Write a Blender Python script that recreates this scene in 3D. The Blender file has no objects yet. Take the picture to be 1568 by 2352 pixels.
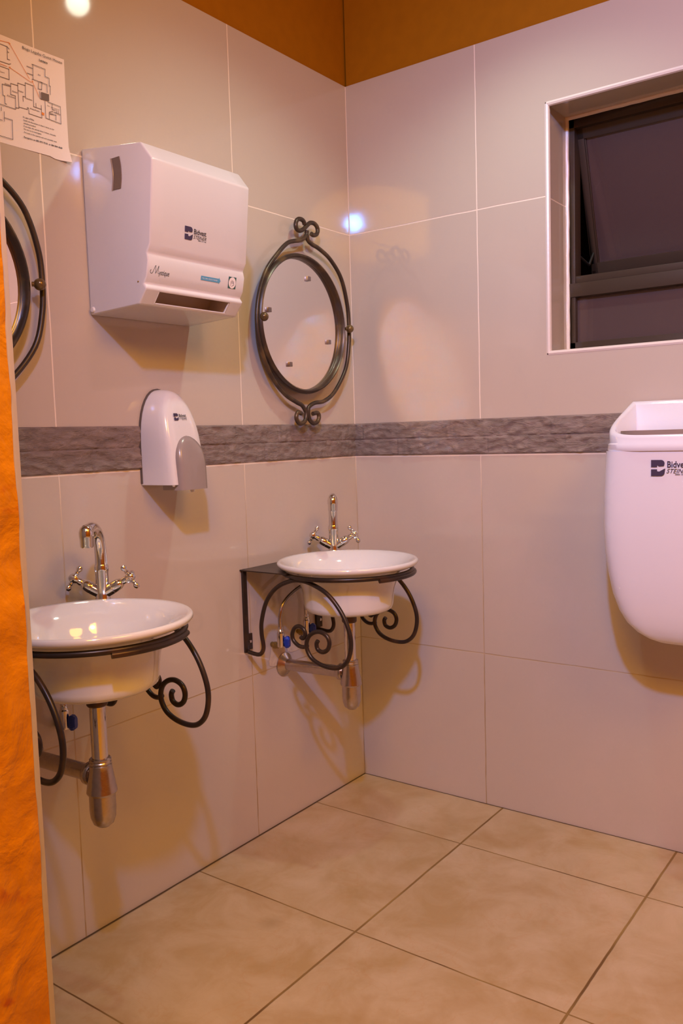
import bpy, bmesh, math, random
from mathutils import Vector, Matrix, noise
random.seed(7)
SC = bpy.context.scene
COL = SC.collection
PI = math.pi

# ------------------------------------------------------------------ camera
cam_d = bpy.data.cameras.new('camera')
cam = bpy.data.objects.new('camera', cam_d); COL.objects.link(cam)
cam_d.sensor_fit = 'VERTICAL'; cam_d.sensor_height = 36.0
cam_d.lens = 1963.406 * 36.0 / 2352.0
cam_d.clip_start = 0.02
YAW, PITCH, ROLL = -0.6328889, -0.0880230, -0.0303869
fw = Vector((math.sin(YAW) * math.cos(PITCH), math.cos(YAW) * math.cos(PITCH), math.sin(PITCH)))
rt = Vector((math.cos(YAW), -math.sin(YAW), 0)); up = rt.cross(fw)
r2 = rt * math.cos(ROLL) + up * math.sin(ROLL); u2 = -rt * math.sin(ROLL) + up * math.cos(ROLL)
M = Matrix((r2, u2, -fw)).transposed().to_4x4()
M.translation = Vector((1.595146, -2.261153, 1.120293))
cam.matrix_world = M
SC.camera = cam

# ------------------------------------------------------------------ light
SC.view_settings.view_transform = 'Standard'
SC.view_settings.look = 'None'
SC.view_settings.exposure = 0.0
SC.view_settings.gamma = 1.0
SC.view_settings.use_curve_mapping = False
SC.cycles.caustics_reflective = True
SC.cycles.blur_glossy = 0.0
SC.cycles.sample_clamp_indirect = 0.0
W = bpy.data.worlds.new('night'); SC.world = W; W.use_nodes = True
W.node_tree.nodes['Background'].inputs[0].default_value = (0.006, 0.0045, 0.004, 1)
W.node_tree.nodes['Background'].inputs[1].default_value = 1.0

def spot(name, loc, target, energy, color, radius, angle, blend):
    l = bpy.data.lights.new(name, 'SPOT'); l.energy = energy; l.color = color
    l.shadow_soft_size = radius; l.spot_size = angle; l.spot_blend = blend
    o = bpy.data.objects.new(name, l); COL.objects.link(o); o.location = loc
    d = Vector(target) - Vector(loc)
    o.rotation_euler = d.to_track_quat('-Z', 'Y').to_euler(); return o
def area(name, loc, target, energy, color, size):
    l = bpy.data.lights.new(name, 'AREA'); l.energy = energy; l.color = color
    l.shape = 'DISK'; l.size = size
    o = bpy.data.objects.new(name, l); COL.objects.link(o); o.location = loc
    d = Vector(target) - Vector(loc)
    o.rotation_euler = d.to_track_quat('-Z', 'Y').to_euler(); return o
spot('cool_downlight', (1.48, -2.15, 2.42), (1.15, 0.0, 1.0), 180, (0.09, 0.35, 0.95), 0.045, math.radians(103), 1.0)
spot('warm_downlight', (0.70, -0.45, 2.50), (0.62, -0.75, 0.0), 22, (0.90, 0.98, 0.78), 0.035, math.radians(125), 0.7)
area('warm_fill_rear', (1.5, -2.45, 2.45), (1.2, -1.7, 0.0), 54, (1.0, 0.435, 0.02), 0.9)  # added soft fill for the warm ambient light, not a known fixture
area('warm_fill_right', (2.3, -1.35, 2.50), (1.2, -1.1, 0.0), 31, (1.0, 0.44, 0.03), 0.9)  # second fill, added to lift the shaded left wall from the right

# ------------------------------------------------------------------ node helpers
def new_mat(name):
    m = bpy.data.materials.new(name); m.use_nodes = True
    nt = m.node_tree; b = nt.nodes['Principled BSDF']; return m, nt, b
def simple(name, col, rough=0.5, metal=0.0, spec=0.5, bump=0.0, bscale=60.0, coat=0.0, var=0.0):
    m, nt, b = new_mat(name)
    b.inputs['Base Color'].default_value = (*col, 1); b.inputs['Roughness'].default_value = rough
    b.inputs['Metallic'].default_value = metal; b.inputs['Specular IOR Level'].default_value = spec
    b.inputs['Coat Weight'].default_value = coat; b.inputs['Coat Roughness'].default_value = 0.08
    tc = nt.nodes.new('ShaderNodeTexCoord'); n = nt.nodes.new('ShaderNodeTexNoise')
    n.inputs['Scale'].default_value = bscale; nt.links.new(tc.outputs['Object'], n.inputs['Vector'])
    if bump:
        bp = nt.nodes.new('ShaderNodeBump'); bp.inputs['Strength'].default_value = bump
        bp.inputs['Distance'].default_value = 0.002
        nt.links.new(n.outputs['Fac'], bp.inputs['Height']); nt.links.new(bp.outputs['Normal'], b.inputs['Normal'])
    if var:
        mx = nt.nodes.new('ShaderNodeMix'); mx.data_type = 'RGBA'
        mx.inputs['A'].default_value = (*[c * (1 - var) for c in col], 1)
        mx.inputs['B'].default_value = (*[min(1, c * (1 + var)) for c in col], 1)
        nt.links.new(n.outputs['Fac'], mx.inputs['Factor']); nt.links.new(mx.outputs['Result'], b.inputs['Base Color'])
    return m
def math_node(nt, op, a, b=None, c=None):
    n = nt.nodes.new('ShaderNodeMath'); n.operation = op
    for i, v in enumerate((a, b, c)):
        if v is None: continue
        if isinstance(v, (int, float)): n.inputs[i].default_value = v
        else: nt.links.new(v, n.inputs[i])
    return n.outputs[0]
def line_dist(nt, coord, origin, step):          # distance to the nearest line of a regular set
    a = math_node(nt, 'SUBTRACT', coord, origin)
    a = math_node(nt, 'DIVIDE', a, step)
    a = math_node(nt, 'FRACT', a)
    b = math_node(nt, 'SUBTRACT', 1.0, a)
    a = math_node(nt, 'MINIMUM', a, b)
    return math_node(nt, 'MULTIPLY', a, step)
def near(nt, coord, value):
    a = math_node(nt, 'SUBTRACT', coord, value)
    return math_node(nt, 'ABSOLUTE', a)
def mixcol(nt, fac, a, b):
    mx = nt.nodes.new('ShaderNodeMix'); mx.data_type = 'RGBA'
    for key, v in (('Factor', fac), ('A', a), ('B', b)):
        if isinstance(v, (int, float)): mx.inputs[key].default_value = v
        elif isinstance(v, tuple): mx.inputs[key].default_value = (*v, 1)
        else: nt.links.new(v, mx.inputs[key])
    return mx.outputs['Result']
def ramp(nt, fac, p0, p1, c0=(0, 0, 0, 1), c1=(1, 1, 1, 1)):
    r = nt.nodes.new('ShaderNodeMapRange'); r.inputs[1].default_value = p0; r.inputs[2].default_value = p1
    nt.links.new(fac, r.inputs[0]); return r.outputs[0]

HT = 2.2033        # top of the wall tiles
Z1, ZB0, ZB1, Z4 = 0.4628, 1.0572, 1.1598, 1.7521
TILE = (0.52, 0.475, 0.425)
def wall_tile(name, axis, origin, extra=None):
    m, nt, b = new_mat(name)
    tc = nt.nodes.new('ShaderNodeTexCoord'); sp = nt.nodes.new('ShaderNodeSeparateXYZ')
    nt.links.new(tc.outputs['Object'], sp.inputs[0])
    h = sp.outputs[axis]; z = sp.outputs[2]
    n = nt.nodes.new('ShaderNodeTexNoise'); n.inputs['Scale'].default_value = 7.0; n.inputs['Detail'].default_value = 3
    nt.links.new(tc.outputs['Object'], n.inputs['Vector'])
    wob = math_node(nt, 'MULTIPLY', math_node(nt, 'SUBTRACT', n.outputs['Fac'], 0.5), 0.004)
    hw = math_node(nt, 'ADD', h, wob)
    zw = math_node(nt, 'ADD', z, wob)
    dv = line_dist(nt, hw, origin, 0.5925 if axis == 1 else 0.6)
    dh = math_node(nt, 'MINIMUM', near(nt, zw, Z1), near(nt, zw, Z4))
    dh = math_node(nt, 'MINIMUM', dh, near(nt, z, ZB0 - 0.003))
    dcorner = near(nt, sp.outputs[axis], 0.0)
    d = math_node(nt, 'MINIMUM', dv, dh)
    d = math_node(nt, 'MINIMUM', d, dcorner)
    g = ramp(nt, d, 0.0022, 0.0009)
    # grout: clean and pale high up, yellowed and dark low down
    low = ramp(nt, z, 0.9, 0.05)
    n2 = nt.nodes.new('ShaderNodeTexNoise'); n2.inputs['Scale'].default_value = 9.0
    nt.links.new(tc.outputs['Object'], n2.inputs['Vector'])
    dirt = math_node(nt, 'MULTIPLY', low, ramp(nt, n2.outputs['Fac'], 0.35, 0.6))
    gc = mixcol(nt, ramp(nt, z, 1.1, 0.9), (0.86, 0.78, 0.70), (0.50, 0.42, 0.30))
    gc = mixcol(nt, dirt, gc, (0.30, 0.21, 0.09))
    n3 = nt.nodes.new('ShaderNodeTexNoise'); n3.inputs['Scale'].default_value = 2.3; n3.inputs['Detail'].default_value = 4
    nt.links.new(tc.outputs['Object'], n3.inputs['Vector'])
    tcx = mixcol(nt, n3.outputs['Fac'], tuple(c * 0.975 for c in TILE), tuple(min(1, c * 1.025) for c in TILE))
    nt.links.new(mixcol(nt, g, tcx, gc), b.inputs['Base Color'])
    nt.links.new(math_node(nt, 'MULTIPLY_ADD', g, 0.5, 0.055), b.inputs['Roughness'])
    b.inputs['Specular IOR Level'].default_value = 0.5
    bp = nt.nodes.new('ShaderNodeBump'); bp.inputs['Strength'].default_value = 0.5; bp.inputs['Distance'].default_value = 0.001
    nt.links.new(math_node(nt, 'SUBTRACT', 1.0, g), bp.inputs['Height'])
    nt.links.new(bp.outputs['Normal'], b.inputs['Normal'])
    return m
M_tile_left = wall_tile('cream_wall_tile_left', 1, -0.5290)
M_tile_back = wall_tile('cream_wall_tile_back', 0, 0.4475)
M_orange = simple('orange_plaster', (0.33, 0.135, 0.0008), 0.75, spec=0.2, bump=0.5, bscale=28, var=0.10)

def pier_plaster():
    m, nt, b = new_mat('rough_orange_plaster')
    tc = nt.nodes.new('ShaderNodeTexCoord')
    n = nt.nodes.new('ShaderNodeTexNoise'); n.inputs['Scale'].default_value = 13; n.inputs['Detail'].default_value = 9; n.inputs['Distortion'].default_value = 0.7
    n2 = nt.nodes.new('ShaderNodeTexNoise'); n2.inputs['Scale'].default_value = 34; n2.inputs['Detail'].default_value = 4
    n3 = nt.nodes.new('ShaderNodeTexVoronoi'); n3.inputs['Scale'].default_value = 14
    for q in (n, n2, n3): nt.links.new(tc.outputs['Object'], q.inputs['Vector'])
    c = mixcol(nt, ramp(nt, n.outputs['Fac'], 0.35, 0.7), (0.42, 0.165, 0.002), (0.60, 0.26, 0.004))
    pits = math_node(nt, 'MULTIPLY', ramp(nt, n3.outputs['Distance'], 0.28, 0.10), ramp(nt, n2.outputs['Fac'], 0.50, 0.60))
    c = mixcol(nt, pits, c, (0.36, 0.085, 0.004))
    nt.links.new(c, b.inputs['Base Color']); b.inputs['Roughness'].default_value = 0.42; b.inputs['Specular IOR Level'].default_value = 0.35
    bp = nt.nodes.new('ShaderNodeBump'); bp.inputs['Strength'].default_value = 1.0; bp.inputs['Distance'].default_value = 0.009
    h = math_node(nt, 'ADD', n.outputs['Fac'], math_node(nt, 'MULTIPLY', n2.outputs['Fac'], 0.35))
    nt.links.new(h, bp.inputs['Height']); nt.links.new(bp.outputs['Normal'], b.inputs['Normal'])
    return m
M_pier = pier_plaster()

def floor_mat():
    m, nt, b = new_mat('beige_marbled_floor_tile')
    tc = nt.nodes.new('ShaderNodeTexCoord'); sp = nt.nodes.new('ShaderNodeSeparateXYZ')
    nt.links.new(tc.outputs['Object'], sp.inputs[0])
    nw = nt.nodes.new('ShaderNodeTexNoise'); nw.inputs['Scale'].default_value = 8
    nt.links.new(tc.outputs['Object'], nw.inputs['Vector'])
    wob = math_node(nt, 'MULTIPLY', math_node(nt, 'SUBTRACT', nw.outputs['Fac'], 0.5), 0.004)
    x = math_node(nt, 'ADD', sp.outputs[0], wob); y = math_node(nt, 'ADD', sp.outputs[1], wob)
    dx = line_dist(nt, x, 0.5030, 0.5); dy = line_dist(nt, y, -0.2685, 0.5)
    gx = ramp(nt, dx, 0.0034, 0.0020); gy = ramp(nt, dy, 0.0024, 0.0012)
    ex = ramp(nt, math_node(nt, 'ABSOLUTE', x), 0.0085, 0.005)
    ey = ramp(nt, math_node(nt, 'ABSOLUTE', y), 0.006, 0.0035)
    e = math_node(nt, 'MAXIMUM', ex, ey)
    g = math_node(nt, 'MAXIMUM', gx, gy)
    # marbling, shifted tile by tile
    ix = math_node(nt, 'FLOOR', math_node(nt, 'DIVIDE', math_node(nt, 'SUBTRACT', sp.outputs[0], 0.5030), 0.5))
    iy = math_node(nt, 'FLOOR', math_node(nt, 'DIVIDE', math_node(nt, 'SUBTRACT', sp.outputs[1], -0.2685), 0.5))
    cmb = nt.nodes.new('ShaderNodeCombineXYZ')
    nt.links.new(math_node(nt, 'MULTIPLY_ADD', ix, 3.7, sp.outputs[0]), cmb.inputs[0])
    nt.links.new(math_node(nt, 'MULTIPLY_ADD', iy, 5.3, sp.outputs[1]), cmb.inputs[1])
    n1 = nt.nodes.new('ShaderNodeTexNoise'); n1.inputs['Scale'].default_value = 6.0; n1.inputs['Detail'].default_value = 8
    n1.inputs['Distortion'].default_value = 0.5; n1.inputs['Roughness'].default_value = 0.62
    nt.links.new(cmb.outputs[0], n1.inputs['Vector'])
    n2 = nt.nodes.new('ShaderNodeTexNoise'); n2.inputs['Scale'].default_value = 5.0; n2.inputs['Detail'].default_value = 6
    n2.inputs['Distortion'].default_value = 1.0
    nt.links.new(cmb.outputs[0], n2.inputs['Vector'])
    c = mixcol(nt, ramp(nt, n1.outputs['Fac'], 0.34, 0.66), (0.37, 0.28, 0.145), (0.47, 0.395, 0.275))
    c = mixcol(nt, math_node(nt, 'MULTIPLY', ramp(nt, n2.outputs['Fac'], 0.52, 0.72), 0.45), c, (0.32, 0.21, 0.085))
    vein = ramp(nt, near(nt, n2.outputs['Fac'], 0.47), 0.010, 0.0)
    c = mixcol(nt, math_node(nt, 'MULTIPLY', vein, 0.16), c, (0.40, 0.22, 0.08))
    # old grey stain in the second tile from the corner
    st = nt.nodes.new('ShaderNodeVectorMath'); st.operation = 'DISTANCE'
    nt.links.new(tc.outputs['Object'], st.inputs[0]); st.inputs[1].default_value = (0.318, -0.848, 0)
    c = mixcol(nt, math_node(nt, 'MULTIPLY', ramp(nt, st.outputs['Value'], 0.038, 0.004), 0.45), c, (0.26, 0.19, 0.09))
    gn = nt.nodes.new('ShaderNodeTexNoise'); gn.inputs['Scale'].default_value = 4
    nt.links.new(tc.outputs['Object'], gn.inputs['Vector'])
    gc = mixcol(nt, ramp(nt, gn.outputs['Fac'], 0.4, 0.6), (0.13, 0.075, 0.025), (0.26, 0.18, 0.06))
    c = mixcol(nt, g, c, gc)
    c = mixcol(nt, e, c, (0.075, 0.048, 0.022))
    nt.links.new(c, b.inputs['Base Color'])
    nt.links.new(math_node(nt, 'MULTIPLY_ADD', g, 0.4, 0.34), b.inputs['Roughness'])
    b.inputs['Specular IOR Level'].default_value = 0.35
    bp = nt.nodes.new('ShaderNodeBump'); bp.inputs['Strength'].default_value = 0.6; bp.inputs['Distance'].default_value = 0.0015
    nt.links.new(math_node(nt, 'SUBTRACT', 1.0, math_node(nt, 'MAXIMUM', g, e)), bp.inputs['Height'])
    nt.links.new(bp.outputs['Normal'], b.inputs['Normal'])
    return m
M_floor = floor_mat()

def stone_mat():
    m, nt, b = new_mat('split_slate_border')
    tc = nt.nodes.new('ShaderNodeTexCoord'); mp = nt.nodes.new('ShaderNodeMapping')
    mp.inputs['Rotation'].default_value = (0.6, 0.6, 0.0); mp.inputs['Scale'].default_value = (0.8, 0.8, 2.6)
    nt.links.new(tc.outputs['Object'], mp.inputs['Vector'])
    n = nt.nodes.new('ShaderNodeTexNoise'); n.inputs['Scale'].default_value = 22; n.inputs['Detail'].default_value = 10; n.inputs['Roughness'].default_value = 0.68
    n.inputs['Distortion'].default_value = 0.5
    n2 = nt.nodes.new('ShaderNodeTexNoise'); n2.inputs['Scale'].default_value = 6; n2.inputs['Detail'].default_value = 3
    nt.links.new(mp.outputs[0], n.inputs['Vector']); nt.links.new(tc.outputs['Object'], n2.inputs['Vector'])
    c = mixcol(nt, ramp(nt, n.outputs['Fac'], 0.3, 0.7), (0.16, 0.13, 0.12), (0.34, 0.29, 0.275))
    c = mixcol(nt, math_node(nt, 'MULTIPLY', ramp(nt, n2.outputs['Fac'], 0.45, 0.7), 0.35), c, (0.28, 0.20, 0.18))
    nt.links.new(c, b.inputs['Base Color']); b.inputs['Roughness'].default_value = 0.5
    bp = nt.nodes.new('ShaderNodeBump'); bp.inputs['Strength'].default_value = 1.0; bp.inputs['Distance'].default_value = 0.010
    nt.links.new(n.outputs['Fac'], bp.inputs['Height']); nt.links.new(bp.outputs['Normal'], b.inputs['Normal'])
    return m
M_stone = stone_mat()
M_trim = simple('white_tile_edge', (0.74, 0.70, 0.68), 0.3, bump=0.15, bscale=90)
M_bronze = simple('dark_bronze_window_aluminium', (0.045, 0.031, 0.022), 0.42, spec=0.4, bump=0.05, bscale=200)
M_rubber = simple('black_rubber', (0.008, 0.007, 0.007), 0.6)
M_ceil = simple('orange_brown_ceiling_paint', (0.45, 0.26, 0.06), 0.7, bump=0.2)
M_white = simple('glossy_white_plastic', (0.70, 0.72, 0.76), 0.16, coat=0.3, bump=0.04, bscale=120)
M_bin = simple('glossy_white_bin_plastic', (0.74, 0.79, 0.92), 0.14, coat=0.3, bump=0.05, bscale=9)
M_grey = simple('grey_plastic', (0.30, 0.265, 0.26), 0.22, bump=0.04, bscale=160)
M_darkwin = simple('smoky_viewing_window', (0.16, 0.12, 0.105), 0.2)
M_inner = simple('grey_brown_plastic', (0.30, 0.24, 0.21), 0.5)
M_ceramic = simple('white_glazed_ceramic', (0.68, 0.72, 0.75), 0.07, coat=0.6, bump=0.03, bscale=10)
M_chrome = simple('worn_chrome', (0.72, 0.70, 0.69), 0.13, metal=1.0, bump=0.12, bscale=70)
M_dullchrome = simple('dull_chrome_pipe', (0.50, 0.45, 0.42), 0.26, metal=1.0, bump=0.2, bscale=110, var=0.15)
M_brass = simple('corroded_brass', (0.28, 0.20, 0.06), 0.45, metal=0.7, bump=0.6, bscale=140, var=0.3)
M_blue = simple('blue_valve_handle', (0.006, 0.035, 0.33), 0.35)
M_navy = simple('navy_print', (0.045, 0.035, 0.085), 0.5)
M_ink = simple('black_print', (0.03, 0.025, 0.025), 0.6)
M_inksoft = simple('grey_print', (0.16, 0.12, 0.11), 0.6)
M_paper = simple('white_office_paper', (0.84, 0.80, 0.82), 0.7, bump=0.1, bscale=14)
M_orangeink = simple('orange_print', (0.80, 0.27, 0.04), 0.6)
M_cyan = simple('light_blue_sticker', (0.10, 0.36, 0.60), 0.4)
M_teal = simple('dark_green_sticker', (0.03, 0.11, 0.10), 0.4)
M_mirror = simple('silvered_mirror_glass', (0.93, 0.93, 0.92), 0.0, metal=1.0)
M_clip = simple('steel_mirror_clip', (0.20, 0.17, 0.17), 0.35, metal=0.6)
M_cement = simple('cement_patch', (0.60, 0.53, 0.42), 0.8, bump=0.6, bscale=80, var=0.15)

def iron_mat(name, c0, c1, rough):
    m, nt, b = new_mat(name)
    tc = nt.nodes.new('ShaderNodeTexCoord')
    n = nt.nodes.new('ShaderNodeTexNoise'); n.inputs['Scale'].default_value = 17; n.inputs['Detail'].default_value = 5
    nt.links.new(tc.outputs['Object'], n.inputs['Vector'])
    nt.links.new(mixcol(nt, ramp(nt, n.outputs['Fac'], 0.52, 0.72), c0, c1), b.inputs['Base Color'])
    b.inputs['Roughness'].default_value = rough; b.inputs['Metallic'].default_value = 0.35
    bp = nt.nodes.new('ShaderNodeBump'); bp.inputs['Strength'].default_value = 0.4; bp.inputs['Distance'].default_value = 0.001
    nt.links.new(n.outputs['Fac'], bp.inputs['Height']); nt.links.new(bp.outputs['Normal'], b.inputs['Normal'])
    return m
M_iron = iron_mat('black_painted_wrought_iron', (0.030, 0.022, 0.018), (0.075, 0.040, 0.018), 0.33)
M_mframe = iron_mat('antique_bronze_wrought_iron', (0.055, 0.040, 0.030), (0.15, 0.10, 0.045), 0.34)
M_ball = iron_mat('aged_brass_ball', (0.12, 0.08, 0.035), (0.25, 0.18, 0.07), 0.22)

# ------------------------------------------------------------------ mesh helpers
def smooth_by_angle(me, ang=35):
    for p in me.polygons: p.use_smooth = ang > 0
    if ang <= 0: return
    bm = bmesh.new(); bm.from_mesh(me)
    for e in bm.edges:
        if len(e.link_faces) == 2 and e.calc_face_angle(0) > math.radians(ang): e.smooth = False
    bm.to_mesh(me); bm.free()
def obj(name, bm, mat, parent=None, ang=35, bevel=0.0, segs=2):
    if ang > 0: bmesh.ops.remove_doubles(bm, verts=bm.verts, dist=1e-6)
    bmesh.ops.recalc_face_normals(bm, faces=bm.faces)
    if parent is not None:
        off = Vector((0, 0, 0)); p = parent
        while p is not None: off += p.location; p = p.parent
        bmesh.ops.translate(bm, verts=bm.verts, vec=-off)
    if bevel:
        es = [e for e in bm.edges if len(e.link_faces) == 2 and e.calc_face_angle(0) > math.radians(28)]
        bmesh.ops.bevel(bm, geom=es, offset=bevel, segments=segs, profile=0.6, affect='EDGES', clamp_overlap=True)
    me = bpy.data.meshes.new(name); bm.to_mesh(me); bm.free()
    mats = mat if isinstance(mat, (list, tuple)) else [mat]
    for m in mats: me.materials.append(m)
    smooth_by_angle(me, ang)
    o = bpy.data.objects.new(name, me); COL.objects.link(o)
    if parent is not None: o.parent = parent
    return o
def thing(name, label, cat, loc, group=None):
    o = bpy.data.objects.new(name, None); COL.objects.link(o); o.location = loc
    o.empty_display_size = 0.05
    o['label'] = label; o['category'] = cat
    if group: o['group'] = group
    return o
def struct(o):
    o['kind'] = 'structure'; return o
def copy_thing(root, delta, label):
    def cp(o, parent):
        c = o.copy(); COL.objects.link(c); c.parent = parent
        for k in [x for x in bpy.data.objects if x.parent == o]: cp(k, c)
        return c
    r = cp(root, None); r.location = root.location + Vector(delta); r['label'] = label; return r
def box(bm, x0, x1, y0, y1, z0, z1, mi=0):
    v = [bm.verts.new(p) for p in ((x0, y0, z0), (x1, y0, z0), (x1, y1, z0), (x0, y1, z0), (x0, y0, z1), (x1, y0, z1), (x1, y1, z1), (x0, y1, z1))]
    for f in ((0, 3, 2, 1), (4, 5, 6, 7), (0, 1, 5, 4), (1, 2, 6, 5), (2, 3, 7, 6), (3, 0, 4, 7)):
        bm.faces.new([v[i] for i in f]).material_index = mi
    return v
def catmull(pts, n=8, closed=False):
    P = [Vector(p) for p in pts]; out = []
    N = len(P)
    rng = range(N) if closed else range(N - 1)
    for i in rng:
        if closed: a, b, c, d = P[(i - 1) % N], P[i], P[(i + 1) % N], P[(i + 2) % N]
        else: a, b, c, d = P[max(i - 1, 0)], P[i], P[i + 1], P[min(i + 2, N - 1)]
        for k in range(n):
            t = k / n
            out.append(0.5 * ((2 * b) + (c - a) * t + (2 * a - 5 * b + 4 * c - d) * t * t + (3 * b - a - 3 * c + d) * t ** 3))
    if not closed: out.append(P[-1])
    return out
def tube(bm, pts, r, seg=12, closed=False, cap=True, rfn=None):
    P = [Vector(p) for p in pts]; N = len(P)
    def tan(i):
        if closed: return (P[(i + 1) % N] - P[(i - 1) % N]).normalized()
        return (P[min(i + 1, N - 1)] - P[max(i - 1, 0)]).normalized()
    t0 = tan(0); a = Vector((0, 0, 1)) if abs(t0.z) < 0.9 else Vector((1, 0, 0))
    nrm = (a - t0 * a.dot(t0)).normalized(); rings = []
    for i in range(N):
        t = tan(i); nrm = (nrm - t * nrm.dot(t)).normalized(); bn = t.cross(nrm)
        rr = rfn(i / (N - 1)) if rfn else r
        rings.append([bm.verts.new(P[i] + (nrm * math.cos(2 * PI * k / seg) + bn * math.sin(2 * PI * k / seg)) * rr) for k in range(seg)])
    M_ = N if closed else N - 1
    for i in range(M_):
        A, B = rings[i], rings[(i + 1) % N]
        for k in range(seg): bm.faces.new((A[k], A[(k + 1) % seg], B[(k + 1) % seg], B[k]))
    if cap and not closed:
        bm.faces.new(rings[0][::-1]); bm.faces.new(rings[-1])
def lathe(bm, prof, origin, axis=(0, 0, 1), seg=40):
    """prof: list of (radius, height) along the axis"""
    ax = Vector(axis).normalized(); a = Vector((1, 0, 0)) if abs(ax.x) < 0.9 else Vector((0, 1, 0))
    u = (a - ax * a.dot(ax)).normalized(); v = ax.cross(u); o = Vector(origin); rings = []
    for r, h in prof:
        if r < 1e-6: rings.append([bm.verts.new(o + ax * h)])
        else: rings.append([bm.verts.new(o + ax * h + (u * math.cos(2 * PI * k / seg) + v * math.sin(2 * PI * k / seg)) * r) for k in range(seg)])
    for A, B in zip(rings, rings[1:]):
        for k in range(seg):
            k2 = (k + 1) % seg
            if len(A) == 1 and len(B) == 1: continue
            if len(A) == 1: bm.faces.new((A[0], B[k], B[k2]))
            elif len(B) == 1: bm.faces.new((A[k], B[0], A[k2]))
            else: bm.faces.new((A[k], B[k], B[k2], A[k2]))
def ball(bm, c, r, seg=16):
    n = 10
    lathe(bm, [(r * math.sin(PI * i / n), -r * math.cos(PI * i / n)) for i in range(n + 1)], c, seg=seg)
def ribbon(bm, pts, w, origin, U, V, h=0.0003):
    """printed line: pts in (u, v) metres on the plane origin + u*U + v*V, width w"""
    P = [Vector((p[0], p[1])) for p in pts]; N = U.cross(V).normalized() * h
    for a, b in zip(P, P[1:]):
        d = (b - a)
        if d.length < 1e-6: continue
        d.normalize(); n = Vector((-d.y, d.x)) * w * 0.5; a2 = a - d * w * 0.5; b2 = b + d * w * 0.5
        bm.faces.new([bm.verts.new(origin + U * q.x + V * q.y + N) for q in (a2 - n, b2 - n, b2 + n, a2 + n)])
def poly(bm, pts, origin, U, V, h=0.0003):
    N = U.cross(V).normalized() * h
    bm.faces.new([bm.verts.new(origin + U * q[0] + V * q[1] + N) for q in pts])
def text_bm(s, width, height, shear=0.0, bold=0.0, spacing=1.0):
    """flat text, fitted to width x height, in its own (u, v) plane, lower left corner at 0, 0"""
    cu = bpy.data.curves.new('t', 'FONT'); cu.body = s; cu.size = 1; cu.shear = shear; cu.offset = bold
    cu.space_character = spacing; cu.resolution_u = 3
    o = bpy.data.objects.new('t', cu); COL.objects.link(o)
    dg = bpy.context.evaluated_depsgraph_get()
    me = bpy.data.meshes.new_from_object(o.evaluated_get(dg))
    xs = [v.co.x for v in me.vertices]; ys = [v.co.y for v in me.vertices]
    x0, x1, y0, y1 = min(xs), max(xs), min(ys), max(ys)
    vs = [((v.co.x - x0) / (x1 - x0) * width, (v.co.y - y0) / (y1 - y0) * height) for v in me.vertices]
    fs = [tuple(p.vertices) for p in me.polygons]
    bpy.data.objects.remove(o); bpy.data.curves.remove(cu); bpy.data.meshes.remove(me)
    return vs, fs
def put_text(bm, s, origin, U, V, width, height, shear=0.0, bold=0.0, h=0.0004, spacing=1.0):
    vs, fs = text_bm(s, width, height, shear, bold, spacing); N = U.cross(V).normalized() * h
    vv = [bm.verts.new(origin + U * a + V * b + N) for a, b in vs]
    for f in fs:
        try: bm.faces.new([vv[i] for i in f])
        except ValueError: pass
Y, Z, X = Vector((0, 1, 0)), Vector((0, 0, 1)), Vector((1, 0, 0))

# ------------------------------------------------------------------ the room
bm = bmesh.new(); box(bm, -0.25, 2.9, -3.3, 0.25, -0.12, 0.0); struct(obj('floor', bm, M_floor))
CE = 2.62
bm = bmesh.new(); box(bm, -0.25, 2.9, -3.3, 0.25, CE, CE + 0.1); struct(obj('ceiling', bm, M_ceil))
bm = bmesh.new()
box(bm, -0.010, 0.0, -3.2, 0.0, 0.0, HT, 0)
box(bm, -0.22, -0.007, -3.2, 0.2, 0.0, CE, 1)
struct(obj('wall_left', bm, [M_tile_left, M_orange], ang=0))
WX0, WX1, WZ0, WZ1 = 0.654, 1.34, 1.327, 1.996
bm = bmesh.new()
def holed(y0, y1, ztop, mi):
    box(bm, -0.0, WX0, y0, y1, 0, ztop, mi); box(bm, WX1, 2.8, y0, y1, 0, ztop, mi)
    box(bm, WX0, WX1, y0, y1, 0, WZ0, mi); box(bm, WX0, WX1, y0, y1, WZ1, ztop, mi)
holed(0.0, 0.010, HT, 0)
holed(0.010, 0.22, HT - 0.002, 0)
box(bm, 0.0, 2.8, 0.006, 0.22, HT - 0.002, CE, 1)
struct(obj('wall_back', bm, [M_tile_back, M_orange], ang=0))
bm = bmesh.new(); box(bm, 2.8, 2.95, -3.2, 0.2, 0, CE)
struct(obj('wall_right', bm, M_orange, ang=0))
bm = bmesh.new(); box(bm, -0.2, 2.95, -3.35, -3.2, 0, CE); struct(obj('wall_rear', bm, M_orange))
# stub of wall beside the camera: tiled towards the basins, rough orange plaster on its end
PX = 0.669
bm = bmesh.new()
box(bm, 0.0, PX, -1.6605, -1.6525, 0, CE, 0)
struct(obj('trim_3', bm, simple('grey_lilac_tile_edge', (0.40, 0.385, 0.44), 0.35, bump=0.2, bscale=60), bevel=0.0012))
bm = bmesh.new()
n_y, n_z = 24, 330
gr = []
for j in range(n_z + 1):
    row = []
    for i in range(n_y + 1):
        y = -1.6605 - 0.19 * i / n_y; z = CE * j / n_z
        d = 0.0040 * noise.noise(Vector((y * 14, z * 14, 3.1))) + 0.0016 * noise.noise(Vector((y * 45, z * 45, 1.1)))
        row.append(bm.verts.new((PX + 0.0005 + d, y, z)))
    gr.append(row)
for j in range(n_z):
    for i in range(n_y): bm.faces.new((gr[j][i], gr[j][i + 1], gr[j + 1][i + 1], gr[j + 1][i]))
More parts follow.
